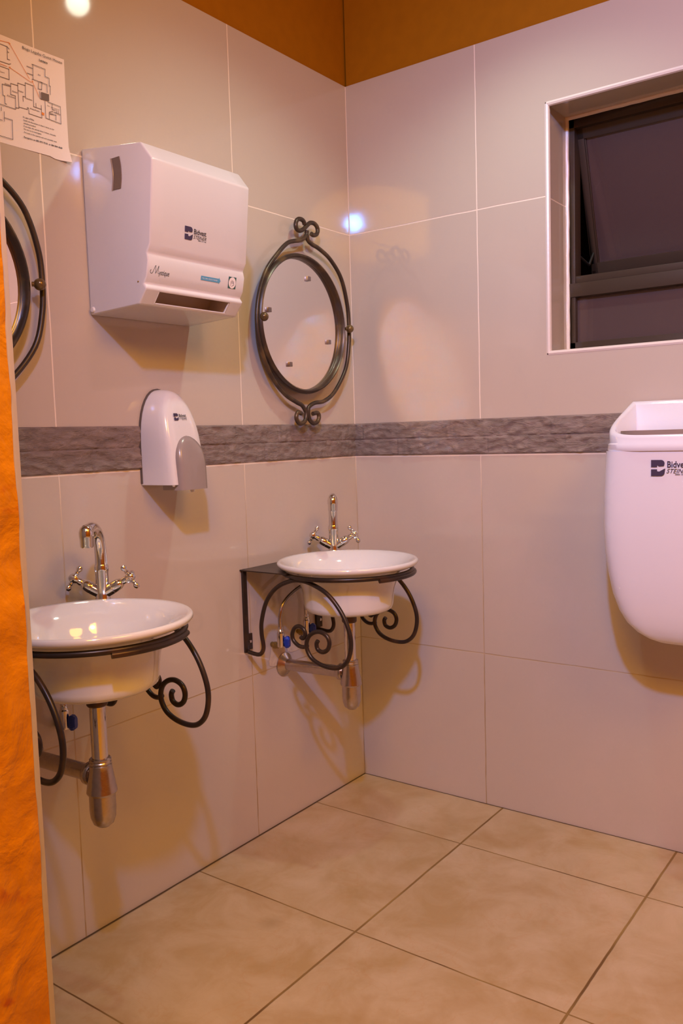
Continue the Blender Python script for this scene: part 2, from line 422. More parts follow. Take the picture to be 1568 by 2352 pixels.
box(bm, 0.0, PX - 0.004, -1.8505, -1.6605, 0, CE)
struct(obj('wall_front', bm, M_pier, ang=80))

# split-stone border, two courses, real relief
def border(name, length, fix, seed):
    bm = bmesh.new(); step = 0.0035; n = int(length / step); rows = 28; H0, H1 = ZB0, ZB1
    joints = []; rnd = random.Random(seed)
    for c in range(2):
        p = -rnd.random() * 0.2; js = []
        while p < length: js.append(p); p += rnd.uniform(0.16, 0.32)
        joints.append(js)
    g = []
    for i in range(n + 1):
        s = length * i / n; col = []
        for j in range(rows + 1):
            z = H0 + (H1 - H0) * j / rows; c = 0 if j < rows / 2 else 1
            nv = noise.ridged_multi_fractal(Vector((s * 9 + z * 14 + seed, z * 30 - s * 12, seed)), 0.9, 2.1, 4, 0.9, 2.0) * 0.5 - 0.6
            d = 0.0068 + 0.0085 * nv + 0.0030 * noise.noise(Vector((s * 60, z * 60, seed)))
            k = (s - max([q for q in joints[c] if q <= s])) 
            d += 0.0016 * math.sin(joints[c].index(max([q for q in joints[c] if q <= s])) * 2.4)
            zc = abs(z - (H0 + H1) / 2)
            if zc < 0.0022: d *= 0.35
            if k < 0.0036: d *= 0.6
            if j in (0, rows): d = min(d, 0.001)
            col.append(bm.verts.new(fix(s, max(d, 0.0004), z)))
        g.append(col)
    for i in range(n):
        for j in range(rows): bm.faces.new((g[i][j], g[i + 1][j], g[i + 1][j + 1], g[i][j + 1]))
    o = struct(obj(name, bm, M_stone, ang=60)); return o
border('trim_1', 1.648, lambda s, d, z: (d, -s - 0.002, z), 5.0)
border('trim_2', 2.79, lambda s, d, z: (s + 0.002, -d, z), 11.0)

# edge trims round the window recess, slightly uneven like the old grout in them
def quad_trim(bm, a, b, r, jit=0.0):
    n = 30; pts = [Vector(a).lerp(Vector(b), i / n) + Vector((random.uniform(-jit, jit), random.uniform(-jit, jit), random.uniform(-jit, jit))) for i in range(n + 1)]
    tube(bm, pts, r, 8)
bm = bmesh.new()
for (a, b) in (((WX0, 0, WZ0), (WX0, 0, WZ1)), ((WX0, 0, WZ0), (WX1, 0, WZ0)), ((WX0, 0, WZ1), (WX1, 0, WZ1)), ((WX1, 0, WZ0), (WX1, 0, WZ1))):
    a = (a[0] + (0.004 if a[0] < 1 else -0.004), 0.004, a[2] + (0.004 if a[2] < 1.6 else -0.004)); b = (b[0] + (0.004 if b[0] < 1 else -0.004), 0.004, b[2] + (0.004 if b[2] < 1.6 else -0.004))
    quad_trim(bm, a, b, 0.0068)
for (a, b) in (((WX0 + 0.003, 0.016, WZ0), (WX0 + 0.003, 0.016, WZ1)),):
    quad_trim(bm, a, b, 0.0045)
struct(obj('trim_4', bm, M_trim))
bm = bmesh.new()
FY = 0.150
for (a, b) in (((WX0 + 0.003, FY - 0.003, WZ0), (WX0 + 0.003, FY - 0.003, WZ1)), ((WX0, FY - 0.003, WZ1 - 0.003), (WX1, FY - 0.003, WZ1 - 0.003))):
    quad_trim(bm, a, b, 0.006, 0.0006)
struct(obj('trim_5', bm, M_trim))

# ------------------------------------------------------------------ window
M_glass_m, nt, b = new_mat('dusty_window_glass')
b.inputs['Base Color'].default_value = (0.11, 0.075, 0.082, 1); b.inputs['Roughness'].default_value = 0.22
b.inputs['Specular IOR Level'].default_value = 0.9; b.inputs['Transmission Weight'].default_value = 0.35
b.inputs['IOR'].default_value = 1.5; b.inputs['Coat Weight'].default_value = 0.5
fx0, fx1, fz0, fz1 = WX0 + 0.002, WX1, WZ0 + 0.002, WZ1 - 0.004
win = bpy.data.objects.new('window_1', None); COL.objects.link(win); win.location = (fx0, FY, fz0); win['kind'] = 'structure'
bm = bmesh.new(); y0, y1 = FY, FY + 0.045
box(bm, fx0, fx0 + 0.022, y0, y1, fz0, fz1); box(bm, fx1 - 0.022, fx1, y0, y1, fz0, fz1)
box(bm, fx0, fx1, y0, y1, fz0, fz0 + 0.040); box(bm, fx0, fx1, y0, y1, fz1 - 0.028, fz1)
box(bm, fx0, fx1, y0 - 0.004, y1, 1.497, 1.535); box(bm, fx0, fx1, y0 + 0.006, y1, 1.5365, 1.556)
obj('window_frame', bm, M_bronze, win, bevel=0.0012)
bm = bmesh.new(); box(bm, fx0 + 0.022, fx1 - 0.022, FY + 0.018, FY + 0.024, fz0 + 0.040, 1.497)
obj('lower_pane', bm, M_glass_m, win)
# top-hung vent, pushed open at the bottom
sx0, sx1, sl = fx0 + 0.020, fx1 - 0.020, 0.405
hy, hz, ta = FY + 0.018, fz1 - 0.026, math.radians(18)
def sash_pt(x, s, t):    # s down the sash, t thickness outward
    return (x, hy + math.sin(ta) * s + math.cos(ta) * t, hz - math.cos(ta) * s + math.sin(ta) * t)
def sash_box(bm, x0, x1, s0, s1, t0, t1):
    v = [bm.verts.new(sash_pt(*p)) for p in ((x0, s0, t0), (x1, s0, t0), (x1, s1, t0), (x0, s1, t0), (x0, s0, t1), (x1, s0, t1), (x1, s1, t1), (x0, s1, t1))]
    for f in ((0, 3, 2, 1), (4, 5, 6, 7), (0, 1, 5, 4), (1, 2, 6, 5), (2, 3, 7, 6), (3, 0, 4, 7)): bm.faces.new([v[i] for i in f])
bm = bmesh.new()
sash_box(bm, sx0, sx0 + 0.019, 0, sl, 0, 0.022); sash_box(bm, sx1 - 0.028, sx1, 0, sl, 0, 0.022)
sash_box(bm, sx0, sx1, 0, 0.030, 0, 0.022); sash_box(bm, sx0, sx1, sl - 0.030, sl, 0, 0.022)
sash_box(bm, sx0 + 0.019, sx0 + 0.023, 0.03, sl - 0.03, 0.004, 0.018)
sa = obj('sash', bm, M_bronze, win, bevel=0.001)
bm = bmesh.new(); sash_box(bm, sx0 + 0.019, sx1 - 0.028, 0.030, sl - 0.030, 0.010, 0.015)
obj('sash_pane', bm, M_glass_m, sa)
# friction stay at the side of the vent
bm = bmesh.new()
tube(bm, [(sx0 - 0.004, FY + 0.04, 1.62), (sx0 + 0.006, FY + 0.10, 1.60), (sx0 + 0.012, FY + 0.14, 1.655)], 0.004, 8)
obj('stay_arm', bm, M_rubber, sa)
# outside: painted reveal and the dark wall across the passage
bm = bmesh.new(); box(bm, 0.0, 2.2, 0.9, 1.0, 0.6, 3.0)
struct(obj('wall_outside', bm, simple('dark_outside_wall', (0.10, 0.055, 0.03), 0.8)))

# ------------------------------------------------------------------ evacuation plan sheet
sheet = thing('paper_notice', 'white A4 sheet with printed floor plan, fixed to the tiles above the paper towel dispenser', 'notice', (0.0015, -1.345, 1.731))
bm = bmesh.new(); nx, nz = 24, 14; g = []
for i in range(nx + 1):
    col = []
    for j in range(nz + 1):
        u, v = i / nx, j / nz
        yy = -1.3445 + 0.2965 * u; zz = 1.7335 + 0.213 * v
        lift = 0.0010 + 0.009 * max(0, u - 0.93) / 0.07 * max(0, 0.12 - v) / 0.12 + 0.0007 * math.sin(u * 9 + v * 4)
        if v < 0.02 and u > 0.86: zz -= 0.003
        col.append(bm.verts.new((lift, yy, zz)))
    g.append(col)
for i in range(nx):
    for j in range(nz): bm.faces.new((g[i][j], g[i + 1][j], g[i + 1][j + 1], g[i][j + 1]))
ob = obj('sheet', bm, M_paper, sheet, ang=80)
SO = Vector((0.0026, 0, 0))
def yz(bm, lines, w):
    for ln in lines: ribbon(bm, ln, w, SO, Y, Z, 0.0)
plan = {
 'room': [[(-1.1421, 1.9031), (-1.1281, 1.9025)], [(-1.1424, 1.8892), (-1.1283, 1.8892)], [(-1.1297, 1.911), (-1.0981, 1.9106), (-1.0991, 1.8956), (-1.0892, 1.8949), (-1.09, 1.8792), (-1.0875, 1.8793), (-1.0887, 1.8616)], [(-1.1275, 1.9112), (-1.1289, 1.8808), (-1.0956, 1.8801), (-1.0963, 1.8639)], [(-1.1312, 1.8801), (-1.1289, 1.8808)], [(-1.1156, 1.8779), (-1.1175, 1.8653), (-1.1096, 1.8657), (-1.1078, 1.8809), (-1.1131, 1.8805)], [(-1.1145, 1.8611), (-1.1147, 1.847), (-1.1118, 1.8459)]],
 'big': [[(-1.23, 1.9274), (-1.1858, 1.9272), (-1.1811, 1.9239)], [(-1.1858, 1.9174), (-1.1864, 1.9025), (-1.1812, 1.9024)], [(-1.23, 1.8925), (-1.184, 1.8935), (-1.1795, 1.8955)], [(-1.1858, 1.9272), (-1.1858, 1.9174), (-1.1823, 1.9167)]],
 'hall': [[(-1.23, 1.8838), (-1.1844, 1.8835), (-1.1854, 1.8629), (-1.23, 1.8626)]],
 'mid': [[(-1.2019, 1.8494), (-1.1835, 1.85)], [(-1.2019, 1.8487), (-1.202, 1.8279), (-1.1979, 1.8273), (-1.1982, 1.8124), (-1.1947, 1.8122)], [(-1.1823, 1.8565), (-1.1839, 1.8344), (-1.1732, 1.8345), (-1.1743, 1.808), (-1.23, 1.8081)], [(-1.1823, 1.8565), (-1.1662, 1.857)], [(-1.1659, 1.8621), (-1.1665, 1.837), (-1.1668, 1.812), (-1.1741, 1.8112)], [(-1.1659, 1.8621), (-1.1487, 1.8623)], [(-1.1483, 1.868), (-1.1496, 1.8394), (-1.1555, 1.839), (-1.1554, 1.829)], [(-1.1483, 1.868), (-1.1294, 1.8674), (-1.1313, 1.8251), (-1.1132, 1.8251)], [(-1.1667, 1.8146), (-1.1469, 1.8151), (-1.1466, 1.8189), (-1.1437, 1.8185), (-1.1437, 1.8078), (-1.1129, 1.8073), (-1.1127, 1.8329)], [(-1.1255, 1.8337), (-1.1255, 1.8261)], [(-1.1027, 1.8455), (-1.1031, 1.8099), (-1.0655, 1.808), (-1.0649, 1.8438), (-1.0958, 1.8448)], [(-1.0853, 1.8439), (-1.0858, 1.8321), (-1.0795, 1.8325)], [(-1.0943, 1.8104), (-1.0933, 1.8249), (-1.0845, 1.8286)], [(-1.0822, 1.8279), (-1.0665, 1.827)], [(-1.0763, 1.8334), (-1.076, 1.827)], [(-1.0713, 1.8335), (-1.0713, 1.827)], [(-1.092, 1.8213), (-1.0771, 1.8228), (-1.0778, 1.8123)]],
 'low': [[(-1.2073, 1.8031), (-1.2081, 1.7955)], [(-1.2016, 1.7955), (-1.2022, 1.7769)], [(-1.2014, 1.7839), (-1.184, 1.7839), (-1.1853, 1.7454), (-1.24, 1.7458)], [(-1.23, 1.7777), (-1.2071, 1.7774)]]}
bm = bmesh.new()
for k in plan: yz(bm, plan[k], 0.0011)
for (y, z, s) in ((-1.116, 1.8935, 'Bar'), (-1.098, 1.836, 'Spa'), (-1.088, 1.835, 'Reception'), (-1.202, 1.898, ''), (-1.206, 1.872, 'Court')):
    if s: put_text(bm, s, SO + Y * y + Z * z, Y, Z, 0.0022 * len(s), 0.0022, bold=0.02, h=0)
for (y, z, w) in ((-1.166, 1.846, 0.012), (-1.192, 1.829, 0.018), (-1.180, 1.841, 0.012), (-1.150, 1.836, 0.016), (-1.140, 1.818, 0.022), (-1.196, 1.851, 0.012), (-1.093, 1.822, 0.009)):
    put_text(bm, 'Kitchen', SO + Y * y + Z * z, Y, Z, w, 0.0026, bold=0.02, h=0)
bm2 = bmesh.new(); poly(bm2, [(-1.1115, 1.8607), (-1.092, 1.8612), (-1.0925, 1.847), (-1.1120, 1.8455)], SO, Y, Z, 0.0)
obj('floor_plan', bm, M_inksoft, sheet); obj('smudge', bm2, M_inksoft, sheet)
bm = bmesh.new()
for a, b_ in (((-1.1168, 1.8489), (-1.1303, 1.8747)), ((-1.1336, 1.8731), (-1.1813, 1.887)), ((-1.1379, 1.8793), (-1.1789, 1.9341)), ((-1.23, 1.9300), (-1.1809, 1.9364)), ((-1.23, 1.888), (-1.1886, 1.8877))):
    bm = bmesh.new()
    ribbon(bm, [a, b_], 0.0010, SO, Y, Z, 0.0002)
    d = (Vector(b_) - Vector(a)).normalized(); n = Vector((-d.y, d.x)); e = Vector(b_)
    if b_[0] < -1.12 and b_[0] > -1.185 and a[0] > -1.2: poly(bm, [tuple(e + d * 0.004), tuple(e + n * 0.002), tuple(e - n * 0.002)], SO, Y, Z, 0.0002)
    obj('escape_arrow', bm, M_orangeink, sheet)
bm = bmesh.new()
poly(bm, [(-1.1129, 1.8194), (-1.1068, 1.8192), (-1.1071, 1.814), (-1.1132, 1.8142)], SO, Y, Z, 0.0002)
obj('assembly_mark', bm, M_orangeink, sheet)
bm = bmesh.new()
put_text(bm, 'Boga Legaba Guest House', SO + Y * -1.150 + Z * 1.9330, Y, Z, 0.096, 0.0075, h=0)
put_text(bm, 'Lantana', SO + Y * -1.1115 + Z * 1.9235, Y, Z, 0.0205, 0.0042, bold=0.03, h=0)
obj('heading', bm, M_ink, sheet); bm = bmesh.new()
for s, y1_, z in (('In case of fire:', -1.1325, 1.7970), ('Notify the Reception or blow 3 times on the', -1.0844, 1.7903), ('whistle provided:', -1.1289, 1.7844), ('If you hear the whistle blow 3 times, evacuate.', -1.0803, 1.7786), ('Do not try to investigate.', -1.1161, 1.7727), ('Proceed to the nearest exit and assembly area', -1.0795, 1.7662)):
    put_text(bm, s, SO + Y * -1.158 + Z * (z - 0.0012), Y, Z, y1_ + 1.158, 0.0034, bold=0.012, h=0)
put_text(bm, 'Reception on 082 875 7018  or 084 844 4648', SO + Y * -1.159 + Z * 1.7545, Y, Z, 0.093, 0.0044, bold=0.02, h=0)
obj('printed_text', bm, M_ink, sheet)

# ------------------------------------------------------------------ logo shared by the dispensers and the bin
def logo(parent, origin, U, V, w, dark, ink):
    """block letter with an arrow cut, bold word over a slanted word; w = full width"""
    bm = bmesh.new(); h = w * 0.43; k = h * 0.82
    def arc(cx, cy, r, a0, a1, n=6): return [(cx + r * math.cos(a0 + (a1 - a0) * i / n), cy + r * math.sin(a0 + (a1 - a0) * i / n)) for i in range(n + 1)]
    r = h * 0.22
    top = [(0, h * 0.56), (k * 0.45, h * 0.56), (k * 0.45, h * 0.68), (k * 0.60, h * 0.60), (k * 0.95, h * 0.62)] + arc(k - r, h - r, r, 0, PI / 2) + [(0, h)]
    bot = [(0, 0)] + arc(k - r, r, r, -PI / 2, 0) + [(k * 1.05, h * 0.48), (k * 0.60, h * 0.28), (k * 0.45, h * 0.30), (k * 0.45, h * 0.42), (0, h * 0.42)]
    poly(bm, top, origin, U, V, 0.0006); poly(bm, bot, origin, U, V, 0.0006)
    o = obj('logo', bm, dark, parent)
    bm = bmesh.new()
    put_text(bm, 'Bidvest', origin + U * (w * 0.42) + V * (h * 0.52), U, V, w * 0.57, h * 0.40, bold=0.015)
    put_text(bm, 'STEINER', origin + U * (w * 0.40) + V * (h * 0.18), U, V, w * 0.60, h * 0.27, shear=0.35)
    put_text(bm, '0800 10 11 06', origin + U * (w * 0.62) + V * (h * 0.06), U, V, w * 0.37, h * 0.085, bold=0.02)
    obj('lettering', bm, ink, o)
    return o

# ------------------------------------------------------------------ paper towel dispenser
DY0, DY1 = -1.016, -0.710
disp = thing('paper_towel_dispenser', 'large white boxy paper towel dispenser with a slot, mounted on the left wall', 'dispenser', (0.0, -0.863, 1.408))
prof_a = [(0.002, 1.408), (0.002, 1.768), (0.187, 1.745), (0.2185, 1.706), (0.200, 1.536), (0.1895, 1.519), (0.1925, 1.503), (0.1855, 1.470), (0.1765, 1.457), (0.1840, 1.447)]
nose, low = Vector((0.1840, 1.447)), Vector((0.1590, 1.4145))
fd = (low - nose); s0 = nose + fd * 0.14; s1 = nose + fd * 0.86
inn = Vector((-0.055, 0.018))
def prism(bm, prof, ya, yb, skip=()):
    A = [bm.verts.new((p[0], ya, p[1])) for p in prof]; B = [bm.verts.new((p[0], yb, p[1])) for p in prof]
    for i in range(len(prof)):
        if i in skip: continue
        j = (i + 1) % len(prof); bm.faces.new((A[i], A[j], B[j], B[i]))
    return A, B
bm = bmesh.new()
full = prof_a + [tuple(s0), tuple(s1), tuple(low)]
n_s0 = len(prof_a)
SY0, SY1 = -0.972, -0.752
A, B = prism(bm, full, DY0, SY0); bm.faces.new(A)
A2, B2 = prism(bm, full, SY0, SY1, skip=(n_s0,))
A3, B3 = prism(bm, full, SY1, DY1); bm.faces.new(B3[::-1])
for v_ in bm.verts:   # the cover narrows a little towards the front
    if v_.co.y < DY0 + 0.001: v_.co.y += 0.035 * v_.co.x
body = obj('body', bm, M_white, disp, bevel=0.0045, segs=3)
bm = bmesh.new()
c4 = [s0, s1, s1 + inn * Vector((1, 0.2)).x, s0 + inn]
c4 = [s0, s1, s1 + Vector((-0.06, 0.006)), s0 + Vector((-0.06, 0.02))]
A, B = prism(bm, [tuple(p) for p in c4], SY0 - 0.001, SY1 + 0.001, skip=(0,)); bm.faces.new(A); bm.faces.new(B)
obj('slot', bm, simple('beige_inner_plastic', (0.62, 0.54, 0.47), 0.5), disp)
bm = bmesh.new()
fr = Vector((s1.x - 0.004, s1.y)); 
tube(bm, [(s1.x - 0.001, SY0, s1.y + 0.001), (s1.x - 0.001, SY1, s1.y + 0.001)], 0.0018, 8)
tube(bm, [(s0.x - 0.003, SY1 - 0.001, s0.y), (s1.x - 0.003, SY1 - 0.001, s1.y)], 0.0022, 8)
tube(bm, [(s0.x - 0.001, SY0 + 0.001, s0.y), (s1.x - 0.001, SY0 + 0.001, s1.y)], 0.0014, 8)
obj('slot_edge', bm, M_white, disp)
# curved side window
bm = bmesh.new(); n = 10; L = []; R = []
for i in range(n + 1):
    t = i / n; z = 1.662 + 0.066 * t; c = 0.0045 * math.sin(PI * t)
    L.append((0.098 + c - 0.002, z)); R.append((0.121 + c + 0.001, z))
pts = L + R[::-1]
A, B = prism(bm, pts, DY0 + 0.0024, DY0 + 0.006); bm.faces.new(A); bm.faces.new(B)
w_ = obj('viewing_window', bm, M_darkwin, disp)
bm = bmesh.new(); tube(bm, [(p[0], DY0 + 0.0024, p[1]) for p in L], 0.0016, 8)
obj('window_lip', bm, M_grey, w_)
bm = bmesh.new(); lathe(bm, [(0.0, 0.0035), (0.005, 0.003), (0.007, 0.0), (0.007, -0.002)], (0.012, DY0, 1.4185), axis=(0, -1, 0), seg=20)
obj('hinge_pin', bm, M_white, disp)
bm = bmesh.new(); ball(bm, (0.160, DY0 + 0.0054, 1.462), 0.0018); obj('keyhole', bm, M_brass, disp)
# prints on the front
Uf = Y; Vf = Vector((0.0185, 0, 0.170)).normalized()
def fpt(y, z): return Vector((0.200 + (z - 1.536) * 0.0185 / 0.170, y, z))
logo(disp, fpt(-0.9115, 1.560) + X * 0.0003, Uf, Vf, 0.066, M_navy, M_ink)
def mpt(y, z): return Vector((0.1855 + (z - 1.470) * 0.007 / 0.033 + 0.0004, y, z))
Vm = Vector((0.007, 0, 0.033)).normalized()
bm = bmesh.new()
scr = [[(0.000, 0.012), (-0.002, 0.009), (0.000, 0.005), (0.004, 0.006), (0.008, 0.014), (0.012, 0.022), (0.0125, 0.012), (0.0130, 0.006)],
       [(0.013, 0.006), (0.017, 0.014), (0.0205, 0.022), (0.0195, 0.012), (0.0200, 0.0065), (0.0225, 0.0065)]]
for s in scr: ribbon(bm, [tuple(q) for q in catmull([(a, b_, 0) for a, b_ in s], 5)], 0.0008, mpt(-0.999, 1.473), Y, Vm, 0.0004)
put_text(bm, 'ystique', mpt(-0.9775, 1.4735), Y, Vm, 0.030, 0.0135, shear=0.3)
obj('script_lettering', bm, M_ink, disp)
bm = bmesh.new(); oa = mpt(-0.853, 1.482)
poly(bm, [(0, 0), (0.057, 0), (0.057, -0.003), (0.0625, 0.0045), (0.057, 0.0125), (0.057, 0.0092), (0, 0.0092)], oa, Y, Vm, 0.0004)
ar = obj('arrow_sticker', bm, M_cyan, disp)
bm = bmesh.new(); put_text(bm, 'PULL LINK 2 EDGE W WAVER', oa + Y * 0.004 + Vm * 0.003, Y, Vm, 0.048, 0.0030, h=0.0007); obj('sticker_lettering', bm, M_paper, ar)
bm = bmesh.new(); oi = mpt(-0.7645, 1.4745)
poly(bm, [(0, 0), (0.0255, 0), (0.0255, 0.0265), (0, 0.0265)], oi, Y, Vm, 0.0003)
ic = obj('hand_sticker', bm, M_teal, disp)
bm = bmesh.new(); poly(bm, [(0.0128 + 0.0118 * math.cos(a * PI / 16), 0.0132 + 0.0128 * math.sin(a * PI / 16)) for a in range(32)], oi, Y, Vm, 0.0006)
obj('sticker_disc', bm, M_paper, ic)
bm = bmesh.new()
for a, l in ((0.0078, 0.0165), (0.0102, 0.0185), (0.0124, 0.0190), (0.0146, 0.0180), (0.0168, 0.0168)):
    ribbon(bm, [(a, 0.005 if a < 0.009 else 0.0115), (a, l)], 0.0007, oi, Y, Vm, 0.0009)
ribbon(bm, [(0.0168, 0.0168), (0.0172, 0.0130), (0.0190, 0.0090), (0.0140, 0.0070), (0.0120, 0.005)], 0.0008, oi, Y, Vm, 0.0009)
obj('sticker_hand', bm, M_ink, ic)

# ------------------------------------------------------------------ soap dispenser
soap = thing('soap_dispenser', 'small white arched soap dispenser with a grey push lever, on the left wall', 'dispenser', (0.0, -0.833, 1.02))
def arch(w, z0, z1, zs, n=18):
    """right half then left half, closed outline in (y, z)"""
    pts = [(-w, z0), (-w, zs)]
    for i in range(1, n):
        a = PI * i / n; pts.append((-w * math.cos(a), zs + (z1 - zs) * math.sin(a) ** 0.85))
    pts += [(w, zs), (w, z0), (w * 0.5, z0), (0, z0), (-w * 0.5, z0)]
    return pts
def dome(bm, outline, yc, zc, rings, depth, wfn=None):
    """rings: (scale, fraction of depth); depth(z)"""
    loops = []
    for s, f in rings:
        lp = []
        for (y, z) in outline:
            zz = zc + (z - zc) * (1 - (1 - s) * 0.75); yy = y * s
            if z <= outline[0][1] + 1e-6: zz = z + (1 - s) * 0.0
            lp.append(bm.verts.new((depth(zz) * f, yc + yy, zz)))
        loops.append(lp)
    for A, B in zip(loops, loops[1:]):
        for k in range(len(A)): bm.faces.new((A[k], A[(k + 1) % len(A)], B[(k + 1) % len(A)], B[k]))
    bm.faces.new(loops[0][::-1]); bm.faces.new(loops[-1])
sd = lambda z: 0.108 - 0.045 * max(0, (z - 1.04) / 0.205) ** 1.5
ol = arch(0.0595, 1.019, 1.246, 1.115)
bm = bmesh.new(); dome(bm, ol, -0.833, 1.09, [(1.0, 0.0), (1.0, 0.35), (0.975, 0.68), (0.94, 0.84), (0.88, 0.93), (0.78, 0.975), (0.5, 0.995), (0.15, 1.0)], sd)
obj('body', bm, M_white, soap, ang=50)
bm = bmesh.new(); dome(bm, arch(0.0615, 1.022, 1.249, 1.115), -0.833, 1.09, [(1.0, 0.0), (1.0, 1.0)], lambda z: 0.006)
obj('back_plate', bm, simple('shadow_gap_plate', (0.10, 0.085, 0.08), 0.5), soap)  # plate coloured dark to paint the shadow gap behind the body
ld = lambda z: 0.1185 - 0.022 * max(0, (z - 1.04) / 0.10) ** 2
bm = bmesh.new(); dome(bm, arch(0.044, 1.006, 1.136, 1.068), -0.829, 1.05, [(1.0, 0.45), (1.0, 0.90), (0.93, 0.975), (0.75, 1.0), (0.2, 1.0)], ld)
lv = obj('push_lever', bm, M_grey, soap, ang=50)
bm = bmesh.new(); lathe(bm, [(0.0, 0.0), (0.004, 0.0), (0.006, 0.006), (0.006, 0.02)], (0.092, -0.815, 0.9985), seg=16); obj('nozzle', bm, M_white, soap)
bm = bmesh.new(); ball(bm, (0.098, -0.880, 1.0185), 0.004); obj('catch', bm, M_white, soap)
lo = Vector((0.0860, -0.857, 1.170)); Vl = Vector((-0.0040, 0, 0.017)).normalized()
logo(soap, lo, Y, Vl, 0.040, M_navy, M_ink)

# ------------------------------------------------------------------ wall mirrors
def make_mirror():
    cy, cz = -0.288, 1.447
    t = thing('wall_mirror', 'round wrought iron mirror, the whole one, nearest the corner', 'mirror', (0.0, cy, 1.16), 'wrought iron mirrors on the left wall')
    bm = bmesh.new(); N = 72
    prof = [(0.184, 0.028), (0.1855, 0.038), (0.190, 0.0425), (0.1955, 0.039), (0.1985, 0.031), (0.196, 0.022), (0.188, 0.019), (0.184, 0.022)]
    rings = [[bm.verts.new((h, cy + r * 1.0 * math.sin(2 * PI * k / N), cz + r * 1.01 * math.cos(2 * PI * k / N))) for r, h in prof] for k in range(N)]
    for k in range(N):
        A, B = rings[k], rings[(k + 1) % N]
        for j in range(len(prof)): bm.faces.new((A[j], A[(j + 1) % len(prof)], B[(j + 1) % len(prof)], B[j]))
    obj('ring_frame', bm, M_mframe, t, ang=60)
    bm = bmesh.new(); bm.faces.new([bm.verts.new((0.0240, cy + 0.187 * math.sin(2 * PI * k / N), cz + 0.189 * math.cos(2 * PI * k / N))) for k in range(N)][::-1])
    bmesh.ops.solidify(bm, geom=bm.faces[:], thickness=0.004)
    obj('mirror_glass', bm, M_mirror, t)
    left = [(-0.2524, 1.7187), (-0.2556, 1.7072), (-0.2692, 1.6947), (-0.290, 1.6852), (-0.3169, 1.679), (-0.346, 1.668), (-0.386, 1.636), (-0.441, 1.579), (-0.475, 1.507), (-0.486, 1.436), (-0.474, 1.367), (-0.433, 1.292), (-0.379, 1.245), (-0.329, 1.2232), (-0.3019, 1.2135), (-0.2864, 1.1962)]
    right = [(-0.2551, 1.7167), (-0.2531, 1.7052), (-0.2486, 1.6918), (-0.2307, 1.6836), (-0.1938, 1.675), (-0.142, 1.652), (-0.090, 1.603), (-0.062, 1.527), (-0.056, 1.46), (-0.061, 1.394), (-0.083, 1.325), (-0.142, 1.257), (-0.1953, 1.2285), (-0.2421, 1.222), (-0.2691, 1.2109), (-0.2817, 1.1962)]
    for pts in (left, right):
        bm = bmesh.new(); tube(bm, catmull([(0.028, a, b_) for a, b_ in pts], 6), 0.0062, 12); obj('side_rod', bm, M_mframe, t, ang=60)
    for pts in ([(-0.2645, 1.7339), (-0.2717, 1.7436), (-0.2882, 1.7455), (-0.3012, 1.7385), (-0.3063, 1.725), (-0.3018, 1.7145), (-0.2886, 1.7125), (-0.2703, 1.7205), (-0.2542, 1.7334), (-0.238, 1.7435), (-0.2195, 1.7445), (-0.2066, 1.737), (-0.2039, 1.7255), (-0.2104, 1.7152), (-0.2253, 1.7103), (-0.2357, 1.7129)],
                [(-0.3101, 1.1903), (-0.3261, 1.1931), (-0.3337, 1.1788), (-0.3253, 1.165), (-0.3094, 1.1614), (-0.2925, 1.1715), (-0.2864, 1.1904), (-0.2883, 1.2049)],
                [(-0.2559, 1.1899), (-0.2316, 1.1921), (-0.2265, 1.1788), (-0.2369, 1.1654), (-0.255, 1.1617), (-0.2721, 1.1729), (-0.2777, 1.1904), (-0.2765, 1.205)]):
        bm = bmesh.new(); tube(bm, catmull([(0.030, a, b_) for a, b_ in pts], 6), 0.0064, 12); obj('scroll', bm, M_mframe, t, ang=60)
    for y in (-0.473, -0.073):
        bm = bmesh.new(); ball(bm, (0.043, y, 1.451), 0.0125, 20)
        tube(bm, [(0.043, y, 1.451), (0.036, y + (0.014 if y < -0.3 else -0.014), 1.451)], 0.005, 10)
        obj('pivot_ball', bm, M_ball, t, ang=60)
    for (y, z) in ((-0.252, 1.582), (-0.433, 1.475), (-0.162, 1.406), (-0.350, 1.330)):
        bm = bmesh.new(); box(bm, 0.0238, 0.0315, y - 0.0065, y + 0.0065, z - 0.0065, z + 0.0065)
        obj('mirror_clip', bm, M_clip, t, bevel=0.001)
    bm = bmesh.new(); lathe(bm, [(0.05, 0.0), (0.05, 0.018)], (0.001, cy, cz), axis=(1, 0, 0), seg=24); obj('wall_fixing', bm, M_mframe, t)
    return t
mirror = make_mirror()
copy_thing(mirror, (0, -1.098, 0.0), 'round wrought iron mirror mostly hidden behind the orange wall edge')

